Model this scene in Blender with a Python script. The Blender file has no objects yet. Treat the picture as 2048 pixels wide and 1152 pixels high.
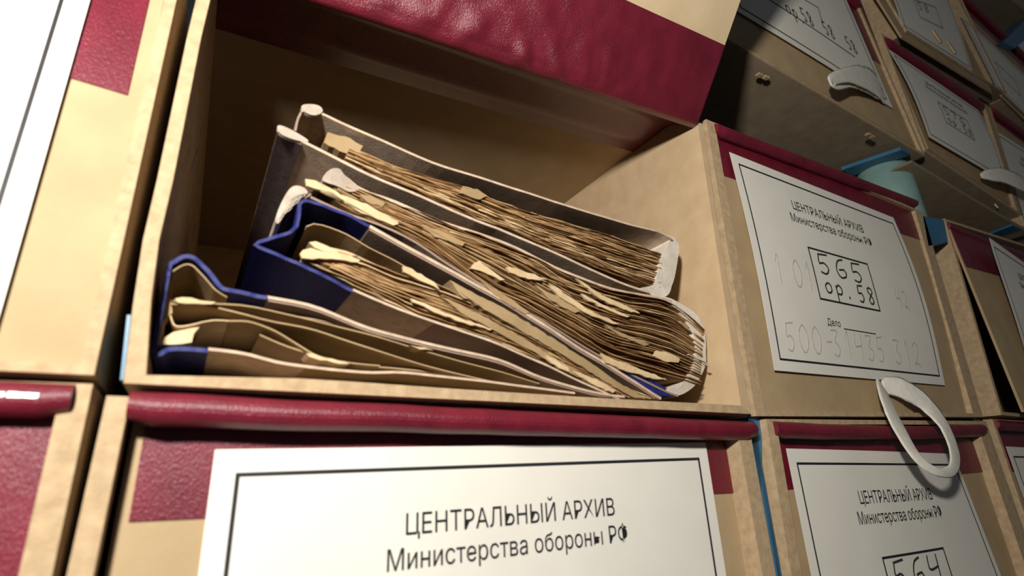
import bpy, bmesh, math, random
from mathutils import Vector, Matrix, noise
random.seed(7)
sc = bpy.context.scene
C = sc.collection

# ---------------------------------------------------------------- camera, world, lamp, exposure
FPX = 1080.8
MI = [[0.8651914883, -0.0404152680, -0.4998102587],
      [0.1342629241, -0.9416815782, 0.3085599982],
      [0.4831326482, 0.3340694709, 0.8093086141]]        # image axes (right, down, forward) x world (x, z, y)
CAM = Vector((0.0238292799, -0.2725925071, -0.0441350144))
cam = bpy.data.cameras.new('camera'); camo = bpy.data.objects.new('camera', cam); C.objects.link(camo)
right = Vector((MI[0][0], MI[0][2], MI[0][1])); down = Vector((MI[1][0], MI[1][2], MI[1][1])); fwd = Vector((MI[2][0], MI[2][2], MI[2][1]))
mw = Matrix((( right.x, -down.x, -fwd.x, CAM.x), (right.y, -down.y, -fwd.y, CAM.y), (right.z, -down.z, -fwd.z, CAM.z), (0, 0, 0, 1)))
camo.matrix_world = mw
cam.sensor_width = 36; cam.lens = 36*FPX/2048; cam.clip_start = .01
cam.dof.use_dof = True; cam.dof.focus_distance = .50; cam.dof.aperture_fstop = 6.5
sc.camera = camo

world = bpy.data.worlds.new('world'); sc.world = world; world.use_nodes = True
bg = world.node_tree.nodes['Background']; bg.inputs[0].default_value = (.86, .9, 1, 1); bg.inputs[1].default_value = .048
la = bpy.data.lights.new('camera_lamp', 'POINT'); la.shadow_soft_size = .022; la.energy = 20; la.color = (1, .96, .89)
lo = bpy.data.objects.new('camera_lamp', la); C.objects.link(lo)
lo.location = (-.12, -.38, .165)
sc.view_settings.view_transform = 'Standard'; sc.view_settings.look = 'None'
sc.view_settings.gamma = 1; sc.view_settings.use_curve_mapping = False
sc.view_settings.exposure = 0.0

# ---------------------------------------------------------------- geometry helpers
def at(u, v, y=0.0):
    d = right*(u-1024)/FPX + down*(v-576)/FPX + fwd
    return CAM + d*((y-CAM.y)/d.y)
def atx(u, v, x):
    d = right*(u-1024)/FPX + down*(v-576)/FPX + fwd
    return CAM + d*((x-CAM.x)/d.x)
def atz(u, v, z):
    d = right*(u-1024)/FPX + down*(v-576)/FPX + fwd
    return CAM + d*((z-CAM.z)/d.z)
def w(x, z, y=0.0):                    # millimetres on the shelf front
    return Vector((x*.0011, y, z*.0011))
def pt(p, y):
    return at(p[0], p[1], y) if not isinstance(p, Vector) else Vector((p.x, y, p.z))

def emit(name, bm, mat, parent=None, smooth=False, norm=True):
    if norm: bmesh.ops.recalc_face_normals(bm, faces=bm.faces)
    me = bpy.data.meshes.new(name); bm.to_mesh(me); bm.free()
    if smooth:
        for p in me.polygons: p.use_smooth = True
    o = bpy.data.objects.new(name, me); C.objects.link(o)
    if mat: me.materials.append(mat)
    if parent:
        o.parent = parent; o.matrix_parent_inverse = Matrix.Translation(-parent.location)
    return o
def thing(name, label, cat, loc=(0, 0, 0), group=None):
    o = bpy.data.objects.new(name, None); C.objects.link(o); o.location = loc
    o.empty_display_size = .02
    o['label'] = label; o['category'] = cat
    if group: o['group'] = group
    return o

def prism(bm, poly, y0, y1):
    """outline seen on the plane y0, extruded straight back to y1"""
    a = [bm.verts.new(pt(p, y0)) for p in poly]
    b = [bm.verts.new(Vector((v.co.x, y1, v.co.z))) for v in a]
    bm.faces.new(a); bm.faces.new(b[::-1])
    n = len(a)
    for i in range(n): bm.faces.new((a[i], b[i], b[(i+1) % n], a[(i+1) % n]))
def hexa(bm, P):
    """8 points: front TL TR BR BL, back TL TR BR BL"""
    v = [bm.verts.new(p) for p in P]
    for f in ((0, 3, 2, 1), (4, 5, 6, 7), (0, 1, 5, 4), (1, 2, 6, 5), (2, 3, 7, 6), (3, 0, 4, 7)): bm.faces.new([v[i] for i in f])
def bev(bm, r, seg=1):
    bmesh.ops.recalc_face_normals(bm, faces=bm.faces)
    bmesh.ops.bevel(bm, geom=[e for e in bm.edges], offset=r, segments=seg, affect='EDGES', clamp_overlap=True)

def lerp(a, b, t): return a+(b-a)*t
def resample(pts, n, smooth=True):
    pts = [Vector(p) for p in pts]
    if smooth and len(pts) > 2:
        q = []
        for i in range(len(pts)-1):
            p0 = pts[max(i-1, 0)]; p1 = pts[i]; p2 = pts[i+1]; p3 = pts[min(i+2, len(pts)-1)]
            for k in range(8):
                t = k/8
                q.append(.5*((2*p1)+(p2-p0)*t+(2*p0-5*p1+4*p2-p3)*t*t+(3*p1-p0-3*p2+p3)*t**3))
        q.append(pts[-1]); pts = q
    L = [0]
    for i in range(1, len(pts)): L.append(L[-1]+(pts[i]-pts[i-1]).length)
    out = []; j = 0
    for k in range(n):
        s = L[-1]*k/(n-1)
        while j < len(pts)-2 and L[j+1] < s: j += 1
        d = L[j+1]-L[j] or 1e-9
        out.append(lerp(pts[j], pts[j+1], min(max((s-L[j])/d, 0), 1)))
    return out
def offs(line, d):
    """normals in x-z for an offset to one side (positive = left of travel seen from the front)"""
    out = []
    for i, p in enumerate(line):
        t = line[min(i+1, len(line)-1)]-line[max(i-1, 0)]
        nrm = Vector((-t.z, 0, t.x)).normalized()
        out.append(p+nrm*d)
    return out
def board(bm, line, y0, y1, th, side=-1, wob=0.0, seed=0, backdz=0.0, steps=4):
    """a cover: line in x-z extruded from y0 back to y1 with thickness th"""
    n = len(line); off = offs(line, th*side)
    rows = []
    for k in range(steps+1):
        t = k/steps; yy = lerp(y0, y1, t)
        ra = []; rb = []
        for i in range(n):
            dy = noise.noise(Vector((i*.23, seed, 0)))*wob if k == 0 else 0
            dz = Vector((0, 0, backdz*t))
            ra.append(bm.verts.new(Vector((line[i].x, yy+dy, line[i].z))+dz))
            rb.append(bm.verts.new(Vector((off[i].x, yy+dy, off[i].z))+dz))
        rows.append((ra, rb))
    for k in range(steps):
        for i in range(n-1):
            A, B = rows[k], rows[k+1]
            bm.faces.new((A[0][i], A[0][i+1], B[0][i+1], B[0][i]))
            bm.faces.new((A[1][i+1], A[1][i], B[1][i], B[1][i+1]))
        for i in (0, n-1):
            bm.faces.new((rows[k][0][i], rows[k+1][0][i], rows[k+1][1][i], rows[k][1][i]))
    for R in (rows[0], rows[-1]):
        for i in range(n-1): bm.faces.new((R[0][i], R[1][i], R[1][i+1], R[0][i+1]))

# ---------------------------------------------------------------- materials
def ramp(nt, stops):
    r = nt.nodes.new('ShaderNodeValToRGB')
    while len(r.color_ramp.elements) < len(stops): r.color_ramp.elements.new(.5)
    for e, (p, c) in zip(r.color_ramp.elements, stops): e.position = p; e.color = (*c, 1)
    return r
def mat(name, c1, c2, scale=40, rough=.85, bump=.1, bscale=200, stretch=None, detail=4, spec=.3, metal=0, coat=0):
    m = bpy.data.materials.new(name); m.use_nodes = True; nt = m.node_tree
    b = nt.nodes['Principled BSDF']; b.inputs['Roughness'].default_value = rough; b.inputs['Metallic'].default_value = metal
    b.inputs['Specular IOR Level'].default_value = spec
    b.inputs['Coat Weight'].default_value = coat
    tc = nt.nodes.new('ShaderNodeTexCoord'); mp = nt.nodes.new('ShaderNodeMapping'); nt.links.new(tc.outputs['Object'], mp.inputs[0])
    if stretch: mp.inputs['Scale'].default_value = stretch
    n = nt.nodes.new('ShaderNodeTexNoise'); n.inputs['Scale'].default_value = scale; n.inputs['Detail'].default_value = detail
    nt.links.new(mp.outputs[0], n.inputs['Vector'])
    r = ramp(nt, [(.3, c1), (.7, c2)]); nt.links.new(n.outputs['Fac'], r.inputs[0]); nt.links.new(r.outputs[0], b.inputs['Base Color'])
    if bump:
        n2 = nt.nodes.new('ShaderNodeTexNoise'); n2.inputs['Scale'].default_value = bscale; n2.inputs['Detail'].default_value = 3
        nt.links.new(mp.outputs[0], n2.inputs['Vector'])
        bp = nt.nodes.new('ShaderNodeBump'); bp.inputs['Strength'].default_value = bump; bp.inputs['Distance'].default_value = .001
        nt.links.new(n2.outputs['Fac'], bp.inputs['Height']); nt.links.new(bp.outputs[0], b.inputs['Normal'])
    return m
M = {}
M['card'] = mat('cardboard', (.50, .355, .205), (.57, .415, .25), 60, .8, .12, 500)
M['card2'] = mat('cardboard_edge', (.37, .26, .15), (.50, .365, .22), 160, .9, .3, 700)
M['ply'] = mat('pressed_board', (.56, .42, .25), (.66, .51, .32), 25, .75, .08, 300)
M['burg'] = mat('burgundy_leatherette', (.115, .006, .017), (.165, .010, .025), 70, .38, .45, 1500, (1, 1, .45), spec=.5, coat=.1)
M['lining'] = mat('burgundy_glossy_lining', (.115, .006, .017), (.165, .010, .025), 70, .34, .6, 1300, (1, 1, .35), spec=.6, coat=.7)
M['lining'].node_tree.nodes['Principled BSDF'].inputs['Coat Roughness'].default_value = .22
M['blue'] = mat('blue_bookcloth', (.013, .017, .115), (.019, .024, .150), 200, .55, .35, 1500, spec=.35)
M['lid'] = mat('kraft_lid_board', (.37, .265, .145), (.43, .315, .18), 30, .8, .12, 500)
M['chip'] = mat('grey_chipboard', (.235, .18, .115), (.30, .23, .15), 50, .9, .2, 400)
M['dark'] = mat('dark_brown', (.075, .052, .055), (.12, .085, .082), 200, .7, .3, 1500)
M['worn'] = mat('worn_cloth', (.33, .27, .215), (.50, .42, .34), 90, .9, .5, 900)
M['cover'] = mat('grey_brown_board', (.26, .18, .135), (.32, .225, .17), 60, .7, .1, 500)
M['coveredge'] = mat('pale_board_edge', (.44, .32, .23), (.60, .47, .35), 150, .9, .2, 900)
M['manila'] = mat('manila_paper', (.30, .205, .10), (.38, .265, .14), 50, .75, .1, 300)
M['cloth'] = mat('white_binding_cloth', (.58, .52, .43), (.74, .68, .58), 90, .9, .5, 900)
M['tape'] = mat('white_cotton_tape', (.74, .70, .60), (.86, .83, .74), 150, .95, .6, 1800)
M['label'] = mat('label_paper', (.73, .70, .62), (.77, .74, .66), 30, .7, .03, 900)
M['ink'] = mat('black_print', (.012, .012, .015), (.02, .02, .025), 50, .6, 0)
M['pen'] = mat('dark_marker', (.02, .02, .025), (.05, .05, .055), 300, .7, 0)
M['pencil'] = mat('faded_pencil', (.42, .40, .36), (.60, .57, .51), 260, .9, 0)
M['steel'] = mat('blue_painted_steel', (.03, .13, .24), (.045, .17, .30), 30, .4, .05, 200, spec=.5)
M['teal'] = mat('pale_teal_paint', (.19, .33, .30), (.25, .40, .36), 40, .45, .1, 200, spec=.5)
M['staple'] = mat('staple_wire', (.5, .48, .45), (.6, .58, .55), 50, .4, 0, metal=.5)
M['hole'] = mat('dark_hole', (.05, .03, .02), (.08, .05, .03), 50, .9, 0)
M['scrap'] = mat('pale_torn_paper', (.50, .355, .195), (.68, .52, .31), 60, .85, .3, 400)
M['wall'] = mat('dark_wall_paint', (.03, .045, .06), (.045, .06, .08), 3, .9, .1, 40)
M['floor'] = mat('concrete', (.12, .11, .10), (.18, .17, .16), 8, .9, .2, 60)
def pagemat():
    m = bpy.data.materials.new('aged_page_edges'); m.use_nodes = True; nt = m.node_tree
    b = nt.nodes['Principled BSDF']; b.inputs['Roughness'].default_value = .9; b.inputs['Specular IOR Level'].default_value = .15
    a = nt.nodes.new('ShaderNodeAttribute'); a.attribute_name = 'tone'
    tc = nt.nodes.new('ShaderNodeTexCoord'); n = nt.nodes.new('ShaderNodeTexNoise'); n.inputs['Scale'].default_value = 90
    nt.links.new(tc.outputs['Object'], n.inputs['Vector'])
    r = ramp(nt, [(.3, (.72, .66, .58)), (.7, (1, 1, 1))]); nt.links.new(n.outputs['Fac'], r.inputs[0])
    mx = nt.nodes.new('ShaderNodeMix'); mx.data_type = 'RGBA'; mx.blend_type = 'MULTIPLY'; mx.inputs[0].default_value = 1
    nt.links.new(a.outputs['Color'], mx.inputs[6]); nt.links.new(r.outputs[0], mx.inputs[7]); nt.links.new(mx.outputs[2], b.inputs['Base Color'])
    return m
M['page'] = pagemat()

# ---------------------------------------------------------------- the setting
def box(bm, x0, x1, y0, y1, z0, z1):
    hexa(bm, [Vector(p) for p in ((x0, y0, z1), (x1, y0, z1), (x1, y0, z0), (x0, y0, z0), (x0, y1, z1), (x1, y1, z1), (x1, y1, z0), (x0, y1, z0))])
b = bmesh.new(); box(b, -1.2, 4.2, .62, .70, -1.25, 2.2); o = emit('wall_back', b, M['wall']); o['kind'] = 'structure'
b = bmesh.new(); box(b, -1.2, 4.2, -1.6, .62, -1.30, -1.25); o = emit('floor', b, M['floor']); o['kind'] = 'structure'

# ---------------------------------------------------------------- writing
G = {  # strokes in a unit cell, v down
 '0': [[(.5, 0), (.1, .25), (.08, .7), (.45, 1), (.85, .75), (.9, .3), (.5, 0)]],
 '1': [[(.3, .25), (.6, 0), (.6, 1)]],
 '2': [[(.1, .2), (.45, 0), (.85, .2), (.6, .6), (.1, .95), (.5, .85), (.95, 1)]],
 '3': [[(.1, .05), (.8, .05), (.4, .42), (.85, .65), (.6, .97), (.1, .9)]],
 '4': [[(.15, 0), (.1, .5), (.8, .45)], [(.85, 0), (.75, 1)]],
 '5': [[(.2, .08), (.12, .5), (.5, .45), (.75, .7), (.5, .98), (.1, .92)], [(.15, .06), (.9, .0)]],
 '6': [[(.8, .02), (.35, .15), (.1, .6), (.3, .97), (.8, .85), (.75, .55), (.3, .6)]],
 '7': [[(.1, .05), (.9, .03), (.5, .5), (.35, 1)]],
 '8': [[(.8, .1), (.4, .0), (.2, .25), (.8, .7), (.5, 1), (.15, .8), (.85, .25), (.8, .1)]],
 'o': [[(.5, .3), (.12, .5), (.3, .85), (.8, .75), (.8, .4), (.5, .3)]],
 'p': [[(.15, .35), (.2, 1.25)], [(.15, .5), (.5, .3), (.85, .5), (.7, .8), (.2, .8)]],
 '.': [[(.3, .85), (.42, .9), (.4, .97)]],
 '-': [[(.2, .5), (.8, .48)]],
}
def text_mesh(s):
    cu = bpy.data.curves.new('t', 'FONT'); cu.body = s; cu.size = 1; cu.resolution_u = 3
    o = bpy.data.objects.new('t', cu); C.objects.link(o)
    dg = bpy.context.evaluated_depsgraph_get(); me = bpy.data.meshes.new_from_object(o.evaluated_get(dg))
    tb_ = bmesh.new(); tb_.from_mesh(me); bmesh.ops.triangulate(tb_, faces=tb_.faces[:]); tb_.to_mesh(me); tb_.free()
    V = [v.co.copy() for v in me.vertices]; F = [tuple(p.vertices) for p in me.polygons]
    bpy.data.objects.remove(o); bpy.data.curves.remove(cu); bpy.data.meshes.remove(me)
    par = list(range(len(V)))
    def root(i):
        while par[i] != i: i = par[i]
        return i
    for f in F:
        for i in f[1:]: par[root(i)] = root(f[0])
    comp = {}
    for i in range(len(V)): comp.setdefault(root(i), []).append(i)
    for vs in comp.values():               # three overlapping bars filled wrongly: rebuild them as bars
        fs = [f for f in F if f[0] in vs]
        if len(vs) == 12 and len(fs) == 13:
            F = [f for f in F if f[0] not in vs]
            for k in (0, 4, 8): F.append(tuple(vs[k:k+4]))
    x0 = min(v.x for v in V); x1 = max(v.x for v in V)
    return [((v.x-x0)/(x1-x0), v.y) for v in V], F
TXT = {k: text_mesh(k) for k in ('ЦЕНТРАЛЬНЫЙ АРХИВ', 'Министерства обороны РФ', 'Дело')}

class Label:
    """a sheet of paper 276 x 190 on a surface; corner positions on a plane plus a curl"""
    def __init__(s, parent, corners, y, curl=None, dx=0):
        s.P = [pt(c, y) for c in corners]; s.curl = curl or (lambda u, v: 0); s.parent = parent; s.dx = dx
        s.W, s.H = 276., 190.
        bm = bmesh.new(); n, m = 20, 16
        F = [[bm.verts.new(s.f(i/n, j/m, 0)) for i in range(n+1)] for j in range(m+1)]
        B = [[bm.verts.new(s.f(i/n, j/m, -.00025)) for i in range(n+1)] for j in range(m+1)]
        for j in range(m):
            for i in range(n):
                bm.faces.new((F[j][i], F[j+1][i], F[j+1][i+1], F[j][i+1])); bm.faces.new((B[j][i], B[j][i+1], B[j+1][i+1], B[j+1][i]))
        for j in range(m):
            for i in (0, n): bm.faces.new((F[j][i], F[j+1][i], B[j+1][i], B[j][i]))
        for i in range(n):
            for j in (0, m): bm.faces.new((F[j][i], F[j][i+1], B[j][i+1], B[j][i]))
        s.o = emit('label', bm, M['label'], parent, smooth=False)
        s.o['label'] = 'white paper label with a black frame'
    def f(s, u, v, out):
        a, b, c, d = s.P
        p = lerp(lerp(a, b, u), lerp(d, c, u), v)
        return p+Vector((0, s.curl(u, v)-out, 0))
    def m(s, x, y, out=.00045):
        return s.f(x/s.W, y/s.H, out)
    def ribbon(s, bm, pts, th, closed=False, step=9):
        q = [Vector((p[0], p[1], 0)) for p in pts]
        if closed: q.append(q[0])
        # subdivide
        r = []
        for i in range(len(q)-1):
            n = max(1, int((q[i+1]-q[i]).length/step))
            for k in range(n): r.append(lerp(q[i], q[i+1], k/n))
        r.append(q[-1])
        L = []; 
        for i, p in enumerate(r):
            a = r[max(i-1, 0)]; c = r[min(i+1, len(r)-1)]
            if closed and i in (0, len(r)-1): a = r[-2]; c = r[1]
            d1 = (p-a).normalized() if (p-a).length > 1e-6 else (c-p).normalized()
            d2 = (c-p).normalized() if (c-p).length > 1e-6 else d1
            t = (d1+d2)
            t = t.normalized() if t.length > 1e-3 else d2
            nn = Vector((-t.y, t.x, 0)); k = 1/max(.5, nn.dot(Vector((-d2.y, d2.x, 0))))
            L.append((p+nn*th*.5*k, p-nn*th*.5*k))
        vs = [(bm.verts.new(s.m(a.x, a.y)), bm.verts.new(s.m(c.x, c.y))) for a, c in L]
        for i in range(len(vs)-1): bm.faces.new((vs[i][0], vs[i][1], vs[i+1][1], vs[i+1][0]))
    def text(s, bm, key, x0, x1, base, size):
        V, F = TXT[key]
        vs = [bm.verts.new(s.m(x0+(x1-x0)*vx, base-vy*size)) for vx, vy in V]
        for f in F:
            try: bm.faces.new([vs[i] for i in f])
            except ValueError: pass
    def write(s, bm, string, x, y, cw, h, th, slant=0, rise=0):
        for k, ch in enumerate(string):
            if ch == ' ': x += cw*.7; continue
            for st in G[ch]:
                pts = resample([Vector((x+(px+slant*(1-py))*cw*.8, y+py*h, 0)) for px, py in st], 14)
                s.ribbon(bm, [(p.x, p.y) for p in pts], th, step=50)
            x += cw*(.6 if ch in '.-' else 1.05); y += rise
    def done(s, bm, name, mt):
        o = emit(name, bm, mt, s.o, norm=False)
        o.matrix_parent_inverse = Matrix.Identity(4)
        return o
    def standard(s, l1='', l2='', rect=True, pencil=(), header=True, ht=9, head_w=1.0, delo=True):
        d = s.dx
        bm = bmesh.new(); s.ribbon(bm, [(9, 10), (267, 10), (267, 181), (9, 181)], 1.5, True, 14)
        if rect: s.ribbon(bm, [(89+d, 76), (185+d, 76), (185+d, 124), (89+d, 124)], 1.6, True)
        s.done(bm, 'printed_frame', M['ink'])
        if header:
            bm = bmesh.new(); s.text(bm, 'ЦЕНТРАЛЬНЫЙ АРХИВ', 78+d*.4, 196+d*.4, 38.5, 12.6); s.done(bm, 'printed_heading', M['ink'])
            bm = bmesh.new(); s.text(bm, 'Министерства обороны РФ', 70+d*.4, 204+d*.4, 52.5, 12.2); s.done(bm, 'printed_heading', M['ink'])
        if delo:
            bm = bmesh.new(); s.text(bm, 'Дело', 84, 104, 147, 8.5); s.ribbon(bm, [(108, 148), (160, 148)], .8); s.done(bm, 'printed_case_line', M['ink'])
        for l_, y_, cw_, h_ in ((l1, 79, 23, 20), (l2, 102, 14, 17)):
            if l_: bm = bmesh.new(); s.write(bm, l_, (98 if h_ == 20 else 100)+d, y_, cw_*1.1, h_, 1.7); s.done(bm, 'handwritten_number', M['pen'])
        for (t, x, y, cw, h) in pencil:
            bm = bmesh.new(); s.write(bm, t, x, y, cw, h, 1.1, .1); s.done(bm, 'pencil_note', M['pencil'])

# ---------------------------------------------------------------- archive boxes
def insetq(Q, t):
    cx = sum((p for p in Q), Vector())/4
    TL, TR, BR, BL = Q
    l, r, tp, bt = t
    ex = (TR-TL).normalized(); fx = (BR-BL).normalized(); ez = (TL-BL).normalized(); fz = (TR-BR).normalized()
    return [TL+ex*l-ez*tp, TR-ex*r-fz*tp, BR-fx*r+fz*bt, BL+fx*l+ez*bt]
def case(bm, Q, I, y0, depth):
    """hollow cardboard tray: ring of four panels and a back"""
    mk = lambda L, y: [bm.verts.new(Vector((p.x, y, p.z))) for p in L]
    a, b_, c, d = mk(Q, y0), mk(I, y0), mk(I, y0+depth-.004), mk(Q, y0+depth)
    for i in range(4):
        j = (i+1) % 4
        bm.faces.new((a[i], a[j], b_[j], b_[i])); bm.faces.new((b_[i], b_[j], c[j], c[i])); bm.faces.new((a[i], d[i], d[j], a[j]))
    bm.faces.new(c); bm.faces.new(d[::-1])
def quadpatch(bm, Q, th, n=8, fy=None):
    """board given by four 3D corners, thickness th backwards"""
    fy = fy or (lambda u, v: 0)
    rows = []
    for k, dy in enumerate((0, th)):
        rows.append([[bm.verts.new(lerp(lerp(Q[0], Q[1], i/n), lerp(Q[3], Q[2], i/n), j/n)+Vector((0, dy+fy(i/n, j/n), 0))) for i in range(n+1)] for j in range(n+1)])
    for k in (0, 1):
        for j in range(n):
            for i in range(n):
                f = (rows[k][j][i], rows[k][j+1][i], rows[k][j+1][i+1], rows[k][j][i+1])
                bm.faces.new(f if k == 0 else f[::-1])
    for j in range(n):
        for i in (0, n): bm.faces.new((rows[0][j][i], rows[0][j+1][i], rows[1][j+1][i], rows[1][j][i]))
    for i in range(n):
        for j in (0, n): bm.faces.new((rows[0][j][i], rows[0][j][i+1], rows[1][j][i+1], rows[1][j][i]))
def sub(Q, u0, u1, v0, v1, dy=0):
    g = lambda u, v: lerp(lerp(Q[0], Q[1], u), lerp(Q[3], Q[2], u), v)+Vector((0, dy, 0))
    return [g(u0, v0), g(u1, v0), g(u1, v1), g(u0, v1)]
def roll(bm, A, B, r=.006, ly=.009, sag=0.0, drop=.012, seed=0):
    """rounded cloth hinge along the top front edge from A to B (points on the front plane)"""
    prof = [(.022, .0), (.008, .0005)]+[(.0018-.0075*math.cos(a_*math.pi/180), -.0068+.0068*math.sin(a_*math.pi/180)) for a_ in range(75, -91, -15)]+[(ly, -.0125), (ly+.006, -.010)]
    n = 40; k = r/.006; rings = []
    for i in range(n+1):
        t = i/n; p = lerp(A, B, t)
        cap = min(1, .82+.18*math.sqrt(max(0, min(t, 1-t)*80))) if min(t, 1-t) < .0125 else 1
        sg = sag*math.sin(math.pi*t)
        wv = noise.noise(Vector((t*9, seed, 0)))*.0008
        rings.append([bm.verts.new(p+Vector((0, y*(cap if y < 0 else 1)*k+wv, z*k*cap+sg+wv))) for y, z in prof])
    m = len(prof)
    for i in range(n):
        for j in range(m): bm.faces.new((rings[i][j], rings[i][(j+1) % m], rings[i+1][(j+1) % m], rings[i+1][j]))
    bm.faces.new(rings[0]); bm.faces.new(rings[-1][::-1])

def tapeloop(pts, parent, th=.0014, name='pull_loop', wk=1.0):
    """flat cotton tape: list of (px, py, y, width in metres, twist)"""
    P = []
    n = len(pts)
    q = [(at(p[0], p[1], p[2]), p[3]) for p in pts]
    fine = []
    for i in range(n-1):
        p0, p1, p2, p3 = q[max(i-1, 0)], q[i], q[i+1], q[min(i+2, n-1)]
        for k in range(6):
            t = k/6
            fine.append((.5*((2*p1[0])+(p2[0]-p0[0])*t+(2*p0[0]-5*p1[0]+4*p2[0]-p3[0])*t*t+(3*p1[0]-p0[0]-3*p2[0]+p3[0])*t**3), lerp(p1[1], p2[1], t)))
    fine.append(q[-1])
    bm = bmesh.new(); rings = []
    for i, (p, wd) in enumerate(fine):
        t = (fine[min(i+1, len(fine)-1)][0]-fine[max(i-1, 0)][0]).normalized()
        view = (p-CAM).normalized()
        s = t.cross(Vector((0, 1, 0)))
        if s.length < .1: s = t.cross(Vector((0, 0, 1)))
        s.normalize(); u = t.cross(s).normalized()
        r = []
        for k in range(8):
            a = k/8*2*math.pi; e = 1+.12*noise.noise(p*120+Vector((k, 0, 0)))
            r.append(bm.verts.new(p+s*math.cos(a)*wd*wk*.5*e+u*math.sin(a)*th*(1+.5*math.cos(2*a))))
        rings.append(r)
    for i in range(len(rings)-1):
        for k in range(8): bm.faces.new((rings[i][k], rings[i][(k+1) % 8], rings[i+1][(k+1) % 8], rings[i+1][k]))
    bm.faces.new(rings[0]); bm.faces.new(rings[-1][::-1])
    return emit(name, bm, M['tape'], parent, smooth=True)

def closed_box(label, Q, depth=.46, y0=0., wall=(.006, .006, .005, .005), lid=None, ly=.008, band=.22, bu=(0., .97), rl=None, rr=.006,
               lidy=None, sag=0, chip=False, group='closed archive boxes on the rack', seed=0):
    Qw = [pt(p, 0) for p in Q]
    base = (Qw[2]+Qw[3])/2+Vector((0, y0+depth/2, 0))
    t = thing('archive_box', label, 'box', base, group)
    I = insetq(Qw, wall)
    bm = bmesh.new(); case(bm, Qw, I, y0, depth); emit('case', bm, M['card2'], t)
    if chip:
        bm = bmesh.new()
        d0 = Vector((0, 0, -.0012))
        e0, e1 = Qw[3]+(Qw[2]-Qw[3]).normalized()*.0008, Qw[2]-(Qw[2]-Qw[3]).normalized()*.0008
        F4 = [Vector((q.x, yy, q.z)) for yy in (y0+.0015, y0+depth-.002) for q in (e0, e1)]
        P8 = [F4[0], F4[1], F4[1]+d0, F4[0]+d0, F4[2], F4[3], F4[3]+d0, F4[2]+d0]
        hexa(bm, P8); emit('bottom_panel', bm, M['chip'], t)['label'] = 'grey brown chipboard underside'
    L = [pt(p, y0+ly) for p in lid] if lid else [Vector((p.x, y0+ly, p.z)) for p in insetq(I, (.0012, .0012, .001, .001))]
    fy = lidy
    bm = bmesh.new(); quadpatch(bm, L, .0028, 10, fy); emit('lid', bm, M['lid'], t)
    bm = bmesh.new()
    if rl is None: rl = (Qw[0]+Vector((wall[0]*.7, 0, -.0006)), Qw[1]+Vector((-wall[1]*.5, 0, -.0006)))
    else: rl = (pt(rl[0], y0), pt(rl[1], y0))
    A = Vector((rl[0].x, y0, rl[0].z)); B = Vector((rl[1].x, y0, rl[1].z))
    roll(bm, A, B, rr, ly, sag, seed=seed)
    sQ = sub(L, bu[0], bu[1], .0, band, -.0009)
    f2 = (lambda u, v: fy(bu[0]+(bu[1]-bu[0])*u, v*band)) if fy else None
    quadpatch(bm, sQ, .0012, 10, f2)
    emit('cloth_binding', bm, M['burg'], t, smooth=False)
    return t, L

# ================================================================ lower box in the centre (only its upper half is in view)
BOT = -250
tb, L = closed_box('closed box with large white label in the bottom centre, directly below the open box',
    [w(-6, -5), w(354, -11), w(353, BOT), w(-9, BOT)], wall=(.008, .014, .004, .005), ly=.0135,
    lid=[at(272, 815, .0135), at(1467, 862, .0135), Vector((.3875, 0, BOT*.0011+.006)), Vector((.004, 0, BOT*.0011+.006))],
    band=.175, bu=(.012, .985), rl=((262, 782), (1503, 843)), rr=.0062, seed=1)
lab = Label(tb, [at(430, 899, .0110), at(1411, 885, .0110), Vector((.3510, 0, -.235)), Vector((.0358, 0, -.235))], .0110,
            curl=lambda u, v: -.0006*math.sin(v*3))
lab.standard('', '')

# ================================================================ closed box 565
t565, L = closed_box('closed box labelled 565 with hanging white loop, right of the open box',
    [at(1412, 238), at(1846, 424), at(1966, 834), at(1512, 832)], wall=(.012, .022, .003, .004), ly=.006,
    lid=[(1427, 245), (1826, 405), (1938, 828), (1520, 828)], band=.215, bu=(0, .985), rl=((1428, 248), (1828, 400)), rr=.0055, seed=2,
    lidy=lambda u, v: -.004*math.sin(math.pi*v)*(u*.8))
lab = Label(t565, [at(1457, 305, .0035), at(1785, 436, .0035), at(1888, 771, .0035), at(1547, 741, .0035)], .0035,
            curl=lambda u, v: -.006*math.sin(math.pi*v)*(.5+.5*u)-.001, dx=-8)
lab.standard('565', 'op. 58', pencil=(('1 01', 22, 92, 15, 26), ('500-31435 312', 20, 150, 17, 24), ('42', 214, 96, 12, 20)))
tapeloop([(1763, 770, .004, .009), (1772, 795, -.004, .0145), (1790, 840, -.013, .0145), (1820, 895, -.021, .009), (1850, 930, -.026, .005), (1884, 946, -.029, .0035),
          (1906, 936, -.027, .006), (1907, 900, -.023, .011), (1887, 850, -.017, .012), (1850, 806, -.010, .012), (1808, 778, -.004, .011), (1764, 770, .004, .008)], t565, wk=2.1)

# ================================================================ closed box 564 below it
t564, L = closed_box('closed box labelled 564 at the bottom, below the box labelled 565',
    [at(1532, 838), at(1972, 842), w(742, BOT), w(362, BOT)], wall=(.012, .026, .004, .005), ly=.010,
    lid=[at(1547, 850, .010), at(1945, 850, .010), Vector((.787, 0, BOT*.0011+.006)), Vector((.392, 0, BOT*.0011+.006))], band=.19, bu=(0, .985),
    rl=((1545, 842), (1962, 848)), rr=.0058, sag=-.0025, seed=3)
lab = Label(t564, [at(1570, 897, .007), at(1905, 908, .007), Vector((.757, 0, -.245)), Vector((.437, 0, -.245))], .007,
            curl=lambda u, v: -.001-.004*math.sin(math.pi*u)*(1-v))
lab.standard('564', 'op. 58', pencil=(('1 01', 40, 110, 15, 26), ('42', 200, 120, 14, 22)))

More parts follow.
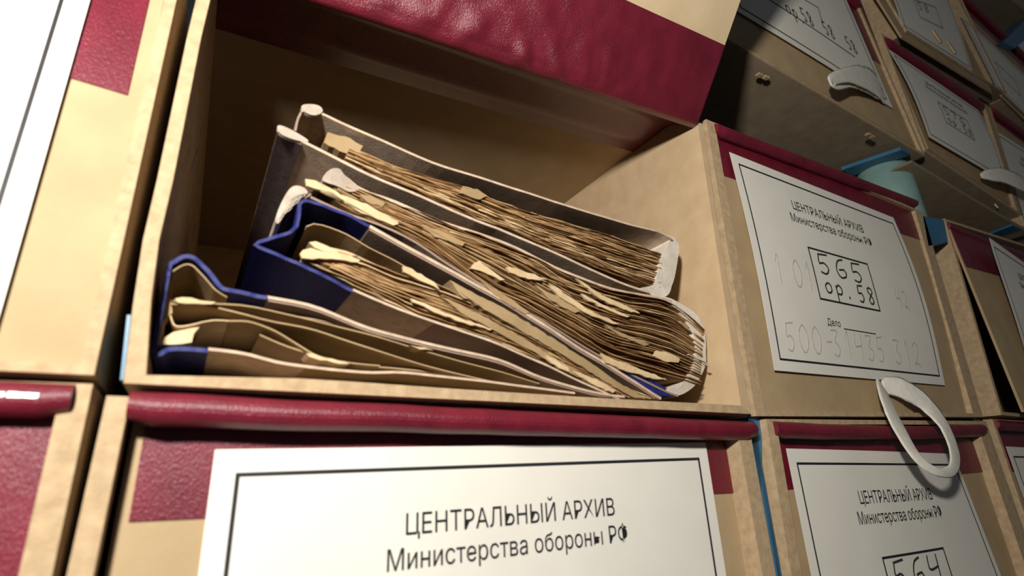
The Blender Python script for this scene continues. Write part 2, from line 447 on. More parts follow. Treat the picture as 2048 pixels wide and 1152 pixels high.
# ================================================================ boxes in the far right column
def ajar(u, v): return -.017*v
t2, L = closed_box('box right of the one labelled 565, lid ajar and label curling',
    [at(1889, 437), w(1160, 262), w(1140, -3), at(2003, 830)], wall=(.006, .006, .004, .004), ly=-.0005,
    lid=[at(1897, 455, .0), Vector((1.27, 0, .27)), Vector((1.25, 0, .006)), Vector((.862, 0, .006))], band=.24, bu=(0.005, 1), seed=4,
    rl=((1893, 446), (2300, 610)), rr=.005, lidy=ajar)
lab = Label(t2, [at(1958, 482, -.006), Vector((1.19, 0, .22)), Vector((1.19, 0, .03)), at(2056, 800, -.006)], -.006,
            curl=lambda u, v: -.010*v-.012*(1-v)**3*(1-u)-.006*math.sin(math.pi*v))
lab.standard('', '')
t3, L = closed_box('box in the bottom right corner with only its label corner showing',
    [at(1984, 838), w(1130, -4), w(1130, BOT), w(752, BOT)], wall=(.006, .006, .004, .005), ly=.009, band=.2, seed=5, rr=.0055)
lab = Label(t3, [at(2012, 893, .0065), Vector((1.17, 0, -.040)), Vector((1.17, 0, -.245)), Vector((.862, 0, -.245))], .0065)
lab.standard('', '')

# ================================================================ boxes left of the open box
tl, L = closed_box('brightly lit closed box at the upper left edge with glaring white label',
    [at(352, -110), w(-390, 240), w(-372, 2), at(192, 748)][0:0] or [w(-378, 262), at(377, -110), at(188, 750), w(-372, 3)], wall=(.006, .0052, .004, .004), ly=.004,
    lid=[w(-370, 256), at(350, -105, .004), at(165, 748, .004), w(-368, 6)], band=.43, bu=(.03, .985), seed=6,
    rl=(w(-370, 262), at(374, -105)), rr=.005)
P0 = at(180, 0, .001); P1 = at(15, 576, .001)
dz = (P1-P0)/(P1.z-P0.z)
lab = Label(tl, [P0+dz*(.226-P0.z)+Vector((-.304, 0, 0)), P0+dz*(.226-P0.z), P0+dz*(.016-P0.z), P0+dz*(.016-P0.z)+Vector((-.304, 0, 0))], .0008)
lab.standard('', '')
tll, L = closed_box('closed box at the lower left edge, burgundy hinge and no label in view',
    [w(-378, -4), at(186, 768), w(-10, BOT), w(-378, BOT)], wall=(.006, .0095, .004, .005), ly=.008,
    lid=[w(-370, -8), at(150, 775, .008), w(-19, BOT+6), w(-370, BOT+6)], band=.42, bu=(.02, 1.0), seed=8, rl=(w(-372, -4), at(152, 768)), rr=.006)

# ================================================================ upper row
tA, L = closed_box('upper box with 58 written three times on its label, beside the raised lid',
    [w(408, 590), w(757, 572), at(1850, 311), at(1430, 62)], wall=(.006, .006, .005, .003), ly=.004,
    lid=[w(414, 584, .004), at(1712, -20, .004), at(1833, 296, .004), at(1437, 62, .004)], band=.22+.30, bu=(0, 1), seed=9, chip=True)
BR = at(1786, 217, .001); BL = at(1474, 22, .001); up = (at(1693, 0, .001)-BR).normalized()
lab = Label(tA, [BL+up*.215, BR+up*.215, BR, BL], .001, curl=lambda u, v: -.0015*math.sin(math.pi*u), dx=0)
lab.standard('', '', rect=False, delo=False, header=False)
def px2lab(lab, pts, y):
    a, b_, c, d = lab.P; out = []
    ex = b_-a; ez = d-a
    for u_, v_ in pts:
        p = at(u_, v_, y)-a
        det = ex.x*ez.z-ez.x*ex.z
        out.append(((p.x*ez.z-ez.x*p.z)/det*276, (ex.x*p.z-p.x*ex.z)/det*190))
    return out
bm = bmesh.new(); lab.ribbon(bm, px2lab(lab, [(1500, -24), (1708, 115)], .001), 1.6); lab.done(bm, 'printed_rule', M['ink'])
bm = bmesh.new(); lab.ribbon(bm, px2lab(lab, [(1570, -14), (1604, 0), (1634, 17), (1643, 48)], .001), 1.2)
lab.done(bm, 'printed_rule', M['ink'])
for s_, p_ in (('op.', (1562, 0)), ('58', (1594, 14)), ('58', (1638, 41)), ('58', (1685, 71))):
    q_ = px2lab(lab, [p_], .001)[0]; bm = bmesh.new(); lab.write(bm, s_, q_[0], q_[1], 11, 20, 1.8); lab.done(bm, 'handwritten_number', M['pen'])
tapeloop([(1764, 186, .0005, .030), (1750, 168, -.004, .036), (1722, 155, -.010, .026), (1690, 152, -.015, .014), (1663, 161, -.017, .010), (1672, 170, -.015, .010), (1700, 166, -.010, .010),
          (1728, 176, -.006, .010), (1755, 190, -.001, .012)], tA, wk=1.5)

tB, L = closed_box('upper box labelled 576, right of the one marked 58 three times',
    [at(1762, 66), at(1977, 212), at(2046, 432), at(1851, 301)], wall=(.006, .020, .003, .003), ly=.005,
    lid=[(1766, 74), (1958, 204), (2030, 416), (1857, 297)], band=.14, bu=(0, 1), seed=10, rl=((1768, 76), (1960, 206)), rr=.0075, chip=True)
lab = Label(tB, [at(1777, 98, -.002), at(1956, 220, -.002), at(2014, 366, -.002), at(1858, 274, -.002)], -.002, curl=lambda u, v: -.004*math.sin(math.pi*v))
lab.standard('576', 'op. 58', delo=False)
tapeloop([(1962, 352, -.006, .006), (1980, 350, -.012, .018), (2010, 352, -.018, .026), (2042, 366, -.020, .030), (2070, 384, -.014, .026), (2090, 398, -.004, .014)], tB, wk=1.2)

tD, L = closed_box('box at the right edge, right of the upper box labelled 576',
    [at(1979, 214), w(1560, 520), w(1450, 265), at(2050, 451)], wall=(.006, .006, .003, .003), ly=.005,
    lid=[at(1984, 222, .005), w(1550, 512), w(1444, 270), at(2054, 450, .005)], band=.10, bu=(0, 1), seed=11, rr=.006, chip=True)
a = at(1990, 260, .002); b_ = at(2052, 300, .002)
lab = Label(tD, [a, a+(b_-a).normalized()*.33, a+(b_-a).normalized()*.33+(at(2016, 352, .002)-a).normalized()*.21, a+(at(2016, 352, .002)-a).normalized()*.21], .002)
lab.standard('', '')

tC, L = closed_box('top row box with two small clips, above the box labelled 576',
    [at(1738, -30), at(1888, -30), at(2000, 196), at(1798, 72)], wall=(.006, .012, .004, .004), ly=.003,
    lid=[(1742, -24), (1878, -24), (1985, 186), (1804, 74)], band=.05, bu=(0, 1), seed=12, y0=-.012, chip=True)
lab = Label(tC, [at(1757, -60, -.0115), at(1880, -40, -.0115), at(1946, 147, -.0115), at(1806, 54, -.0115)], -.0115, curl=lambda u, v: -.003*math.sin(math.pi*v))
lab.standard('58', '', header=False, delo=False)
for p in (((1866, 60), (1882, 84)), ((1895, 82), (1911, 106))):
    bm = bmesh.new(); prism(bm, [p[0], (p[0][0]+3, p[0][1]-1), (p[1][0]+3, p[1][1]-2), p[1]], -.0165, -.0145)
    emit('clip', bm, M['scrap'], tC)
tE, L = closed_box('dark box in the top right corner with a plain grey label',
    [at(1905, -10), at(2075, 150), at(2105, 292), at(2002, 198)], wall=(.004, .004, .003, .003), ly=.003,
    lid=[(1908, -4), (2070, 150), (2098, 284), (2004, 192)], band=.07, bu=(0, 1), seed=13, y0=-.010, chip=True)
lab = Label(tE, [at(1920, 28, -.011), at(2058, 158, -.011), at(2085, 262, -.011), at(1992, 172, -.011)], -.011)
lab.standard('', '', delo=False, header=False)
tF, L = closed_box('unlabelled box at the very top right, above the blue beam',
    [at(1860, -200), at(2000, -60), at(2075, 50), at(1925, -60)], wall=(.006, .006, .004, .004), ly=.003, band=.1, seed=14, y0=-.01, chip=True)

# ================================================================ rack
rk = thing('storage_rack', 'blue steel storage rack that carries all the archive boxes', 'rack', (.4, .25, -1.25))
def rpart(name, polys, mt=None):
    bm = bmesh.new()
    for poly, y0, y1 in polys: prism(bm, poly, y0, y1)
    return emit(name, bm, mt or M['steel'], rk)
rpart('upright', [([w(-6.2, 262), w(-3.4, 262), w(-4.0, 0), w(-9.0, -4), w(-9.8, -60), w(-9.8, -1136), w(-9.2, -1136), w(-9.2, -60), w(-6.4, -4)], .10, .45), ([(254, 630), (262, 630), (247, 760), (240, 760)], .008, .45)])
rpart('upright', [([(1402, 243), (1412, 243), (1420, 300), (1440, 440), (1482, 690), (1513, 836), (1524, 838), w(360, -60), w(358, -1136), w(355, -1136), (1512, 905), (1505, 834), (1476, 690), (1433, 440), (1412, 300)], .006, .45)])
rpart('upright', [([at(1846, 432), at(1888, 440), at(1896, 484), at(1857, 492)], .0, .05), ([at(1967, 834), at(1984, 839), w(742, BOT), w(742, -1136), w(738, -1136), w(738, BOT)], .01, .45)])
def zslab(name, pts, z, th, mt):
    bm = bmesh.new(); a = [atz(u_, v_, z) for u_, v_ in pts]
    a = [bm.verts.new(Vector((q.x, max(q.y, .004), q.z))) for q in a]; c = [bm.verts.new(v_.co+Vector((0, 0, th))) for v_ in a]
    bm.faces.new(a); bm.faces.new(c[::-1]); n = len(a)
    for i in range(n): bm.faces.new((a[i], c[i], c[(i+1) % n], a[(i+1) % n]))
    return emit(name, bm, mt, rk)
zslab('beam', [(1684, 340), (1706, 352), (1842, 300), (1836, 284)], .363, .005, M['steel'])
zslab('beam', [(1800, 318), (1872, 352), (1850, 366), (1795, 340)], .364, .004, M['steel'])
zslab('beam', [(1975, 470), (2060, 440), (2060, 462), (1990, 486)], .316, .006, M['steel'])
zslab('beam', [(1972, 192), (1996, 196), (1990, 210), (1976, 208)], .60, .006, M['steel'])
rpart('beam', [([(2006, 84), (2060, 30), (2075, 60), (2030, 96)], -.02, .02)])
bm = bmesh.new(); prism(bm, [(1823, 320), (1948, 397), (2060, 462), (2060, 467), (1948, 402), (1823, 325)], .002, .40); emit('shelf_board', bm, M['chip'], rk)
# shelf carrying the lower row
bm = bmesh.new(); box(bm, -.42, 1.3, .0, .47, BOT*.0011-.012, BOT*.0011-.0005); emit('shelf_board', bm, M['steel'], rk)
# the round pale post standing behind the lid of box 565
bm = bmesh.new()
pc = Vector((.866, .050, 0)); rad = .035
za, zb = .272, .364
rings = []
for z in (za, za+.002, zb-.002, zb):
    rr_ = rad-(.002 if z in (za, zb) else 0)
    rings.append([bm.verts.new(Vector((pc.x+rr_*math.cos(k/32*2*math.pi), pc.y+rr_*math.sin(k/32*2*math.pi), z))) for k in range(32)])
for i in range(3):
    for k in range(32): bm.faces.new((rings[i][k], rings[i][(k+1) % 32], rings[i+1][(k+1) % 32], rings[i+1][k]))
bm.faces.new(rings[0]); bm.faces.new(rings[-1][::-1])
emit('post', bm, M['teal'], rk, smooth=True)['label'] = 'pale teal round post'

# ================================================================ the open box
to = thing('archive_box', 'open archive box with its lid raised, full of old document files', 'box', (.198, .24, 0))
TL, TR, BR, BL = at(421, -88), at(1403, 241), at(1502, 828), at(247, 766)
iTL, iTR, iBR, iBL = at(433, -76), at(1396, 250), at(1482, 811), at(292, 750)
DP = .50
ZL, ZR = .2655, .2805
bm = bmesh.new(); prism(bm, [TL, iTL, (420, 0), (402, 75), (346, 360), (318, 480), (302, 600), iBL, BL, (266, 610), (286, 480), (314, 360), (374, 75), (392, 0)], 0, DP); prism(bm, [Vector((TL.x, 0, ZL)), Vector((iTL.x, 0, ZL)), Vector((iTL.x, 0, iTL.z-.001)), Vector((TL.x, 0, iTL.z-.001))], .010, DP); emit('side_panel', bm, M['card2'], to)
bm = bmesh.new(); prism(bm, [Vector((iTR.x, 0, .262)), Vector((TR.x, 0, .262)), (1413, 300), (1434, 440), (1477, 690), BR, iBR], 0, DP); prism(bm, [Vector((iTR.x, 0, .281)), Vector((TR.x, 0, .281)), Vector((TR.x, 0, .2615)), Vector((iTR.x, 0, .2615))], .012, DP); emit('side_panel', bm, M['card'], to)
bm = bmesh.new(); prism(bm, [iBL, (600, 757), (700, 763), (900, 777), (1200, 796), iBR, BR, BL], 0, DP); emit('bottom_panel', bm, M['card2'], to)
ZL, ZR = .2655, .2805
bm = bmesh.new(); hexa(bm, [Vector((TL.x, .006, ZL+.003)), Vector((TR.x, .006, ZR+.003)), Vector((TR.x, .006, ZR)), Vector((TL.x, .006, ZL)), Vector((TL.x, DP, ZL+.003)), Vector((TR.x, DP, ZR+.003)), Vector((TR.x, DP, ZR)), Vector((TL.x, DP, ZL))]); emit('top_panel', bm, M['lid'], to)
bm = bmesh.new(); prism(bm, [Vector((iTL.x, 0, ZL)), Vector((iTR.x, 0, ZR)), iBR, iBL], DP-.004, DP); emit('back_panel', bm, M['card'], to)
# raised lid
ang = math.radians(52.5)
HL = at(432, -76); HR = at(1395, 246); HL = Vector((HL.x, -.001, HL.z)); HR = Vector((HR.x, -.001, HR.z))
dirn = Vector((0, -math.cos(ang), math.sin(ang))); nrm = Vector((0, math.sin(ang), math.cos(ang)))
LL = .262
bm = bmesh.new()
p = [HL+dirn*.004+nrm*.0005, HR+dirn*.004+nrm*.0005, HR+dirn*LL+nrm*.0005, HL+dirn*LL+nrm*.0005]
hexa(bm, [p[3], p[2], p[1], p[0]]+[q+nrm*.003 for q in (p[3], p[2], p[1], p[0])])
emit('lid', bm, M['ply'], to)
# burgundy cloth lining: strip inside the lid, round the hinge and along the underside of the top panel
bm = bmesh.new()
def onlid(u_, v_):                                   # pixel -> distance along the lid from its hinge
    d = right*(u_-1024)/FPX + down*(v_-576)/FPX + fwd
    return CAM+d*((HR-CAM).dot(nrm)/d.dot(nrm))
sR = (onlid(1440, 92)-HR).dot(dirn); sL = (onlid(1280, 0)-HR).dot(dirn)
n = 170
x0, x1 = HL.x, HR.x
rows = []
for i in range(n+1):
    t = i/n; H = lerp(HL, HR, t)
    if i == n: H = H+Vector((-.0006, 0, 0))
    s_end = sR
    r = []
    for k in range(25):
        s = s_end*(1-k/24)
        q = H+dirn*(s+.002)
        bulge = .0008*noise.noise(Vector((H.x*26, s*26, 3)))+.0044*noise.noise(Vector((H.x*62, s*42, 8)))*math.exp(-s/.045)*math.exp(-((H.x-.17)/.11)**2)
        q = q-nrm*(.0012+max(bulge, -.0003)+.0022*math.exp(-s/.045)*math.exp(-((H.x-.17)/.12)**2)*min(1, s/.006))
        r.append(bm.verts.new(q))
    r.append(bm.verts.new(H+Vector((0, .001, -.0022))))
    r.append(bm.verts.new(H+Vector((0, .006, -.0024))))
    zi = lerp(ZL, ZR, t)
    for yy, kz in ((.012, .22), (.020, .62), (.028, .9), (.036, 1), (.06, 1), (.084, 1)):
        r.append(bm.verts.new(Vector((min(H.x, iTR.x-.0008), yy, lerp(H.z, zi-.0014, kz)))))
    rows.append(r)
thk = []
for r in rows:
    m = len(r); b2 = []
    for k, v_ in enumerate(r):
        up_ = nrm*.0008 if k < 25 else Vector((0, 0, .0008))
        b2.append(bm.verts.new(v_.co+up_))
    thk.append(b2)
for i in range(n):
    for k in range(len(rows[0])-1):
        bm.faces.new((rows[i][k], rows[i+1][k], rows[i+1][k+1], rows[i][k+1])); bm.faces.new((thk[i][k], thk[i][k+1], thk[i+1][k+1], thk[i+1][k]))
for i in (0, n):
    for k in range(len(rows[0])-1): bm.faces.new((rows[i][k], rows[i][k+1], thk[i][k+1], thk[i][k]))
for k in (0, len(rows[0])-1):
    for i in range(n): bm.faces.new((rows[i][k], rows[i+1][k], thk[i+1][k], thk[i][k]))
emit('cloth_lining', bm, M['lining'], to, smooth=True)
# staples on the left wall, hole in the right wall
def dab_x(name, pts, x, wd, mt, inward, parent):
    bm = bmesh.new(); a, c = atx(*pts[0], x), atx(*pts[1], x)
    s = (c-a).normalized().cross(Vector((1, 0, 0)))*wd*.5
    P = [a+s, a-s, c-s, c+s]
    hexa(bm, P+[q+Vector((inward, 0, 0)) for q in P]); return emit(name, bm, mt, parent)
xl = at(360, 380).x
dab_x('staple', ((397, 303), (386, 342)), iTL.x+.0042, .0012, M['staple'], -.0012, to)
dab_x('staple', ((393, 449), (386, 477)), iTL.x+.0034, .0012, M['staple'], -.0012, to)
for q in ((1284, 345, 9), (1197, 340, 3), (1290, 300, 2)):
    xx = .3945
    c = atx(q[0], q[1], xx); bm = bmesh.new(); ra = []
    for k in range(12):
        a_ = k/12*2*math.pi; ra.append((bm.verts.new(c+Vector((0, math.cos(a_)*.0007*q[2]*.5, math.sin(a_)*.0009*q[2]*.6))), bm.verts.new(c+Vector((0, math.cos(a_)*.0004*q[2]*.5, math.sin(a_)*.0006*q[2]*.6)))))
    for k in range(12): bm.faces.new((ra[k][0], ra[(k+1) % 12][0], ra[(k+1) % 12][1], ra[k][1]))
    bmesh.ops.solidify(bm, geom=bm.faces[:], thickness=.0006)
    emit('nail_hole', bm, M['hole'], to)

# staples in the undersides of the upper boxes
for (u_, v_), z_ in (((1519, 152), .382), ((1532, 157), .382), ((1737, 271), .366), ((1744, 276), .366)):
    bm = bmesh.new(); c = atz(u_, v_, z_); box(bm, c.x-.004, c.x+.004, c.y-.003, c.y+.003, c.z, c.z+.0025); bev(bm, .0008)
    emit('staple', bm, M['card2'], tA)
tapeloop([(1943, 392, .03, .008), (1958, 386, .02, .012), (1972, 389, .015, .008), (1984, 402, .01, .003), (1996, 416, .008, .002)], tB, name='tie_end')

# ================================================================ document files
def W2(pts, yf): return [pt(p_, yf) for p_ in pts]
def cover(name, px, yf, y1, th, mt, parent, side=-1, n=36, smooth=True, wob=.0012, seed=0, edge=None, backdz=0):
    L_ = resample(W2(px, yf), n, smooth)
    for q in L_: q.z = max(q.z, .006); q.x = max(q.x, iBL.x+.0012)
    bm = bmesh.new(); board(bm, L_, yf, y1, th, side, wob, seed, backdz)
    o = emit(name, bm, mt, parent, smooth=False)
    return o
def tone(r=None):
    r = random.random() if r is None else r
    if r < .22: return (.155, .078, .030)
    if r < .48: return (.27, .148, .062)
    if r < .76: return (.40, .24, .11)
    if r < .92: return (.52, .355, .185)
    return (.66, .51, .31)
def pages(name, top, bot, n, yf, parent, depth=.22, seed=0, th=(.00035, .0009), amp=.0012, ragged=.004, u0=.05, u1=.012, npt=46, spread=.0, tint=1):
    rnd = random.Random(seed)
    A = resample(W2(top, yf), npt); B = resample(W2(bot, yf), npt)
    bm = bmesh.new(); lay = bm.loops.layers.color.new('tone') if False else bm.verts.layers.float_color.new('tone')
    for i in range(n):
        t = (i+.5)/n
        # bundles of sheets cling together
        t = t+.014*math.sin(t*37+seed)+.007*math.sin(t*91+seed*2)
        t = min(max(t, .0), 1)
        a0 = int(rnd.random()**2*u0*npt*1.6); a1 = npt-1-int(rnd.random()**2*u1*npt*1.6)
        ph = rnd.random()*50; th_ = rnd.uniform(*th); fy = rnd.uniform(-ragged, ragged*.4); c = tone(rnd.random())
        kk = rnd.uniform(.85, 1.1)*tint; c = tuple(x*kk for x in c)
        am = amp*rnd.uniform(.3, 1.3)
        prev = None
        for k in range(a0, a1+1):
            s = k/(npt-1)
            p = lerp(A[k], B[k], t)
            env = math.sin(math.pi*min(max(s, .0), 1))**.5
            gap = (A[k]-B[k]).length/n
            p = p+Vector((0, 0, (noise.noise(Vector((s*4.2, t*2.4+seed, ph*.012)))*1.6+noise.noise(Vector((s*9, ph, 1)))*.7)*am*env))
            yy = yf+fy+noise.noise(Vector((s*14, ph, 7)))*.0022+noise.noise(Vector((s*50, ph, 9)))*.0009+.004
            thk = max(th_, gap*.62)*(1+.4*noise.noise(Vector((s*20, ph, 4))))
            back = yf+depth
            ps = Vector((p.x, 0, p.z)); z0 = max(ps.z, .0065)
            ring = [Vector((p.x, yy, z0)), Vector((p.x, yy, z0+thk)), Vector((p.x, back, z0+thk)), Vector((p.x, back, z0))]
            ring = [bm.verts.new(q) for q in ring]
            cc = (c[0], c[1], c[2], 1)
            for q in ring: q[lay] = cc
            if prev:
                for m_ in range(4): bm.faces.new((prev[m_], prev[(m_+1) % 4], ring[(m_+1) % 4], ring[m_]))
            else: bm.faces.new(ring)
            prev = ring
        if prev: bm.faces.new(prev[::-1])
    return emit(name, bm, M['page'], parent)
def scrap(parent, poly, y, mt='scrap', depth=.002, name='torn_sheet', rag=0):
    P = W2(poly, y)
    if name == 'torn_sheet':                             # slender slivers along their own length
        cc = sum(P, Vector())/len(P); far = max(P, key=lambda q: (q-cc).length); ax = (far-cc).normalized()
        P = [cc+ax*(q-cc).dot(ax)+((q-cc)-ax*(q-cc).dot(ax))*.74 for q in P]
    # subdivide and roughen the torn edge
    out = []
    if mt in ('cloth', 'worn'):               # round the outline
        for _ in range(2):
            q2 = []
            for i in range(len(P)):
                p1, p2 = P[i], P[(i+1) % len(P)]
                q2 += [lerp(p1, p2, .25), lerp(p1, p2, .75)]
            P = q2
    for i in range(len(P)):
        a_, c_ = P[i], P[(i+1) % len(P)]
        k = max(1, int((c_-a_).length/.003))
        for j in range(k):
            q = lerp(a_, c_, j/k)
            if j: q = q+Vector((0, 0, random.uniform(-1, 1)*.0006))
            q.z = max(q.z, .0065); q.x = max(q.x, iBL.x+.0012)
            out.append(q)
    bm = bmesh.new()
    F = [bm.verts.new(q) for q in out]; n_ = len(F)
    # leans back into the file
    B_ = [bm.verts.new(Vector((q.x, y+depth, q.z))) for q in out]
    bm.faces.new(F); bm.faces.new(B_[::-1])
    for i in range(n_): bm.faces.new((F[i], B_[i], B_[(i+1) % n_], F[(i+1) % n_]))
    bmesh.ops.triangulate(bm, faces=[f for f in bm.faces if len(f.verts) > 4])
    return emit(name, bm, M[mt], parent)

def band(parent, outer, inner, y, depth, mt, name, n=26):
    A = resample(W2(outer, y), n); B = resample(W2(inner, y), n)
    bm = bmesh.new(); prev = None
    for k in range(n):
        a_, b_ = A[k], B[k]
        jj = .0006*noise.noise(a_*300)
        q = [Vector((a_.x+jj, y+.0015, max(a_.z, .0065))), Vector((b_.x, y, max(b_.z, .0065))), Vector((b_.x, y+depth, max(b_.z, .0065))), Vector((a_.x+jj, y+depth, max(a_.z, .0065)))]
        r = [bm.verts.new(v_) for v_ in q]
        if prev:
            for m_ in range(4): bm.faces.new((prev[m_], prev[(m_+1) % 4], r[(m_+1) % 4], r[m_]))
        else: bm.faces.new(r)
        prev = r
    bm.faces.new(prev[::-1])
    return emit(name, bm, M[mt], parent, smooth=False)
YF = .014
# ---- top volume
v1 = thing('document_file', 'topmost volume of brown papers in the open box, pale covers', 'file', tuple(at(950, 420, .15)), 'old files in the open box')
cover('cover', [(602, 219), (612, 212), (643, 223), (695, 248), (747, 272), (851, 317), (925, 342), (1000, 366), (1139, 411), (1267, 449), (1318, 462), (1345, 476)], YF, .36, .0016, M['coveredge'], v1, side=-1, seed=1)
cover('cover', [(556, 258), (581, 268), (643, 299), (747, 350), (851, 395), (955, 440), (1010, 460), (1139, 517), (1234, 560), (1300, 583)], YF, .36, .0017, M['coveredge'], v1, side=-1, seed=2)
# grey-brown outer paper on the lower cover
cover('cover_paper', [(558, 262), (581, 272), (643, 303), (747, 354), (851, 399), (955, 444), (1010, 464), (1139, 521), (1234, 564), (1296, 586)], YF+.0012, .36, .0006, M['cover'], v1, side=-1, seed=2, wob=.0004)
cover('dark_cover_strip', [(556, 264), (581, 275), (604, 288)], YF+.0018, .36, .0012, M['dark'], v1, side=-1, n=6)  # thin dark brown strip along the left end of the lower cover
cover('spine', [(604, 217), (594, 236), (588, 262)], YF+.002, .34, .0012, M['cover'], v1, side=1, n=8)
scrap(v1, [(553, 251), (563, 250), (590, 263), (622, 283), (606, 284), (575, 275), (558, 266)], YF-.0005, 'worn', .003, 'cloth_corner')
scrap(v1, [(600, 214), (610, 207), (640, 210), (648, 224), (630, 232), (612, 226)], YF-.0005, 'worn', .003, 'cloth_corner')
pages('pages', [(700, 296), (730, 306), (817, 341), (921, 371), (1019, 411), (1139, 447), (1234, 477), (1324, 508)],
      [(690, 318), (760, 352), (851, 390), (955, 434), (1010, 455), (1139, 510), (1234, 550), (1322, 580)], 84, YF+.002, v1, seed=11, amp=.0022)
scrap(v1, [(655, 264), (700, 276), (726, 292), (716, 308), (690, 306), (648, 285)], YF+.006, 'manila', .03, 'loose_sheet')
scrap(v1, [(925, 374), (955, 378), (975, 392), (960, 399), (918, 386)], YF+.0005, 'manila', .003, 'loose_sheet')
band(v1, [(1316, 462), (1338, 468), (1353, 475), (1361, 492), (1358, 520), (1353, 548), (1346, 572), (1338, 590), (1318, 592), (1284, 580)],
     [(1316, 466), (1334, 474), (1340, 480), (1334, 496), (1324, 512), (1318, 532), (1314, 552), (1310, 566), (1300, 572), (1284, 575)], YF+.002, .26, 'cloth', 'cloth_binding')

# ---- second volume, white cloth ends, thick
v2 = thing('document_file', 'thick bulging volume with white cloth end, second from top in the open box', 'file', tuple(at(1050, 560, .15)), 'old files in the open box')
cover('cover', [(652, 352), (662, 341), (674, 338), (690, 350), (712, 369), (745, 386), (782, 398), (886, 442), (1010, 483), (1139, 545), (1234, 578), (1315, 592), (1344, 600)], YF+.002, .34, .0018, M['coveredge'], v2, side=-1, seed=3)
cover('cover', [(622, 392), (688, 422), (760, 448), (834, 484), (900, 528), (1024, 605), (1110, 655), (1190, 704), (1250, 740), (1330, 780), (1356, 790)], YF+.002, .34, .0014, M['cover'], v2, side=-1, seed=4)
cover('spine', [(652, 350), (640, 366), (628, 380), (612, 392), (588, 402)], YF+.006, .33, .0012, M['cover'], v2, side=1, n=10)
scrap(v2, [(578, 378), (590, 370), (608, 374), (618, 386), (606, 392), (588, 390), (577, 408), (566, 434), (555, 450), (549, 440), (562, 405)], YF+.004, 'worn', .16, 'cloth_corner')
scrap(v2, [(642, 360), (652, 345), (664, 336), (680, 336), (688, 350), (705, 364), (722, 378), (700, 386), (676, 372), (655, 366)], YF+.001, 'worn', .004, 'cloth_corner')
pages('pages', [(700, 376), (745, 392), (800, 412), (886, 450), (1010, 492), (1139, 553), (1234, 586), (1340, 610), (1406, 662)],
      [(640, 384), (700, 424), (834, 482), (900, 524), (1024, 602), (1110, 652), (1190, 702), (1262, 734), (1398, 772)], 125, YF+.003, v2, seed=23, amp=.0034, ragged=.006)
scrap(v2, [(611, 357), (632, 358), (650, 372), (693, 390), (700, 396), (735, 404), (796, 440), (797, 448), (786, 453), (745, 437), (712, 424), (692, 404), (660, 382), (634, 380), (612, 374)], YF-.001, 'scrap', .002)
scrap(v2, [(950, 524), (960, 518), (985, 540), (1010, 560), (1000, 562), (968, 545), (940, 540)], YF-.001, 'scrap', .01)
scrap(v2, [(1013, 532), (1024, 532), (1060, 545), (1097, 559), (1072, 562), (1040, 556), (1020, 546)], YF-.001)
scrap(v2, [(1152, 556), (1168, 566), (1205, 592), (1222, 598), (1276, 620), (1281, 624), (1262, 624), (1225, 612), (1196, 598)], YF-.001)
scrap(v2, [(1098, 566), (1112, 570), (1150, 600), (1175, 620), (1240, 648), (1228, 650), (1168, 628), (1120, 596)], YF-.001)
scrap(v2, [(1163, 585), (1200, 606), (1260, 632), (1255, 636), (1205, 616), (1172, 598)], YF-.001)
scrap(v2, [(1203, 703), (1222, 714), (1275, 734), (1330, 756), (1334, 760), (1312, 760), (1260, 748), (1212, 728)], YF-.001)
scrap(v2, [(1313, 697), (1338, 704), (1360, 718), (1358, 728), (1330, 726), (1308, 712)], YF-.001)
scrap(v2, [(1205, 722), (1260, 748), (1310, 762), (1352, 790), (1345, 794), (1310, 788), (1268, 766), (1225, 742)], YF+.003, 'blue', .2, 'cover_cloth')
band(v2, [(1300, 588), (1330, 592), (1345, 596), (1368, 608), (1393, 625), (1406, 642), (1413, 668), (1415, 700), (1413, 732), (1398, 764), (1380, 781), (1358, 791), (1335, 787)],
     [(1302, 595), (1328, 600), (1340, 606), (1356, 620), (1372, 640), (1384, 662), (1390, 685), (1392, 705), (1388, 728), (1378, 748), (1368, 764), (1354, 778), (1334, 778)], YF+.002, .26, 'cloth', 'cloth_binding')
cover('loose_thread', [(1378, 708), (1396, 716), (1412, 724), (1420, 732)], YF-.002, YF, .0005, M['cloth'], v2, n=8)
for pl in ([(1070, 570), (1110, 590), (1160, 622), (1150, 626), (1100, 600)], [(1210, 650), (1250, 668), (1300, 688), (1290, 692), (1240, 672)], [(960, 560), (1010, 590), (1060, 625), (1050, 628), (990, 590)],
           [(840, 450), (880, 462), (930, 486), (925, 492), (870, 474)], [(720, 388), (740, 392), (770, 406), (765, 414), (735, 404)]):
    scrap(v2, pl, YF+.0005, 'manila', .003, 'loose_sheet')

# ---- blue spined thick file
v3 = thing('document_file', 'thick file with angular blue cloth spine, third from top in the open box', 'file', tuple(at(800, 620, .15)), 'old files in the open box')
sp = [(707, 579), (650, 549), (580, 516), (513, 489), (548, 478), (582, 468), (598, 452), (602, 428), (603, 406), (616, 404), (643, 413), (690, 430), (738, 455)]
cover('spine', sp, YF+.001, .33, .0018, M['blue'], v3, side=1, n=70, smooth=False, seed=5)
cover('cover', [(738, 455), (782, 480), (897, 542), (1019, 610), (1110, 668), (1205, 726), (1290, 780), (1322, 800)], YF+.001, .33, .0020, M['coveredge'], v3, side=1, seed=6)
cover('cover_paper', [(738, 460), (782, 485), (897, 547), (1019, 615), (1110, 673), (1205, 731), (1290, 784), (1320, 803)], YF+.002, .33, .0020, M['cover'], v3, side=1, seed=6)
cover('cover', [(707, 577), (794, 614), (880, 645), (995, 685), (1091, 728), (1177, 768), (1240, 798)], YF+.001, .33, .0014, M['coveredge'], v3, side=-1, seed=7)
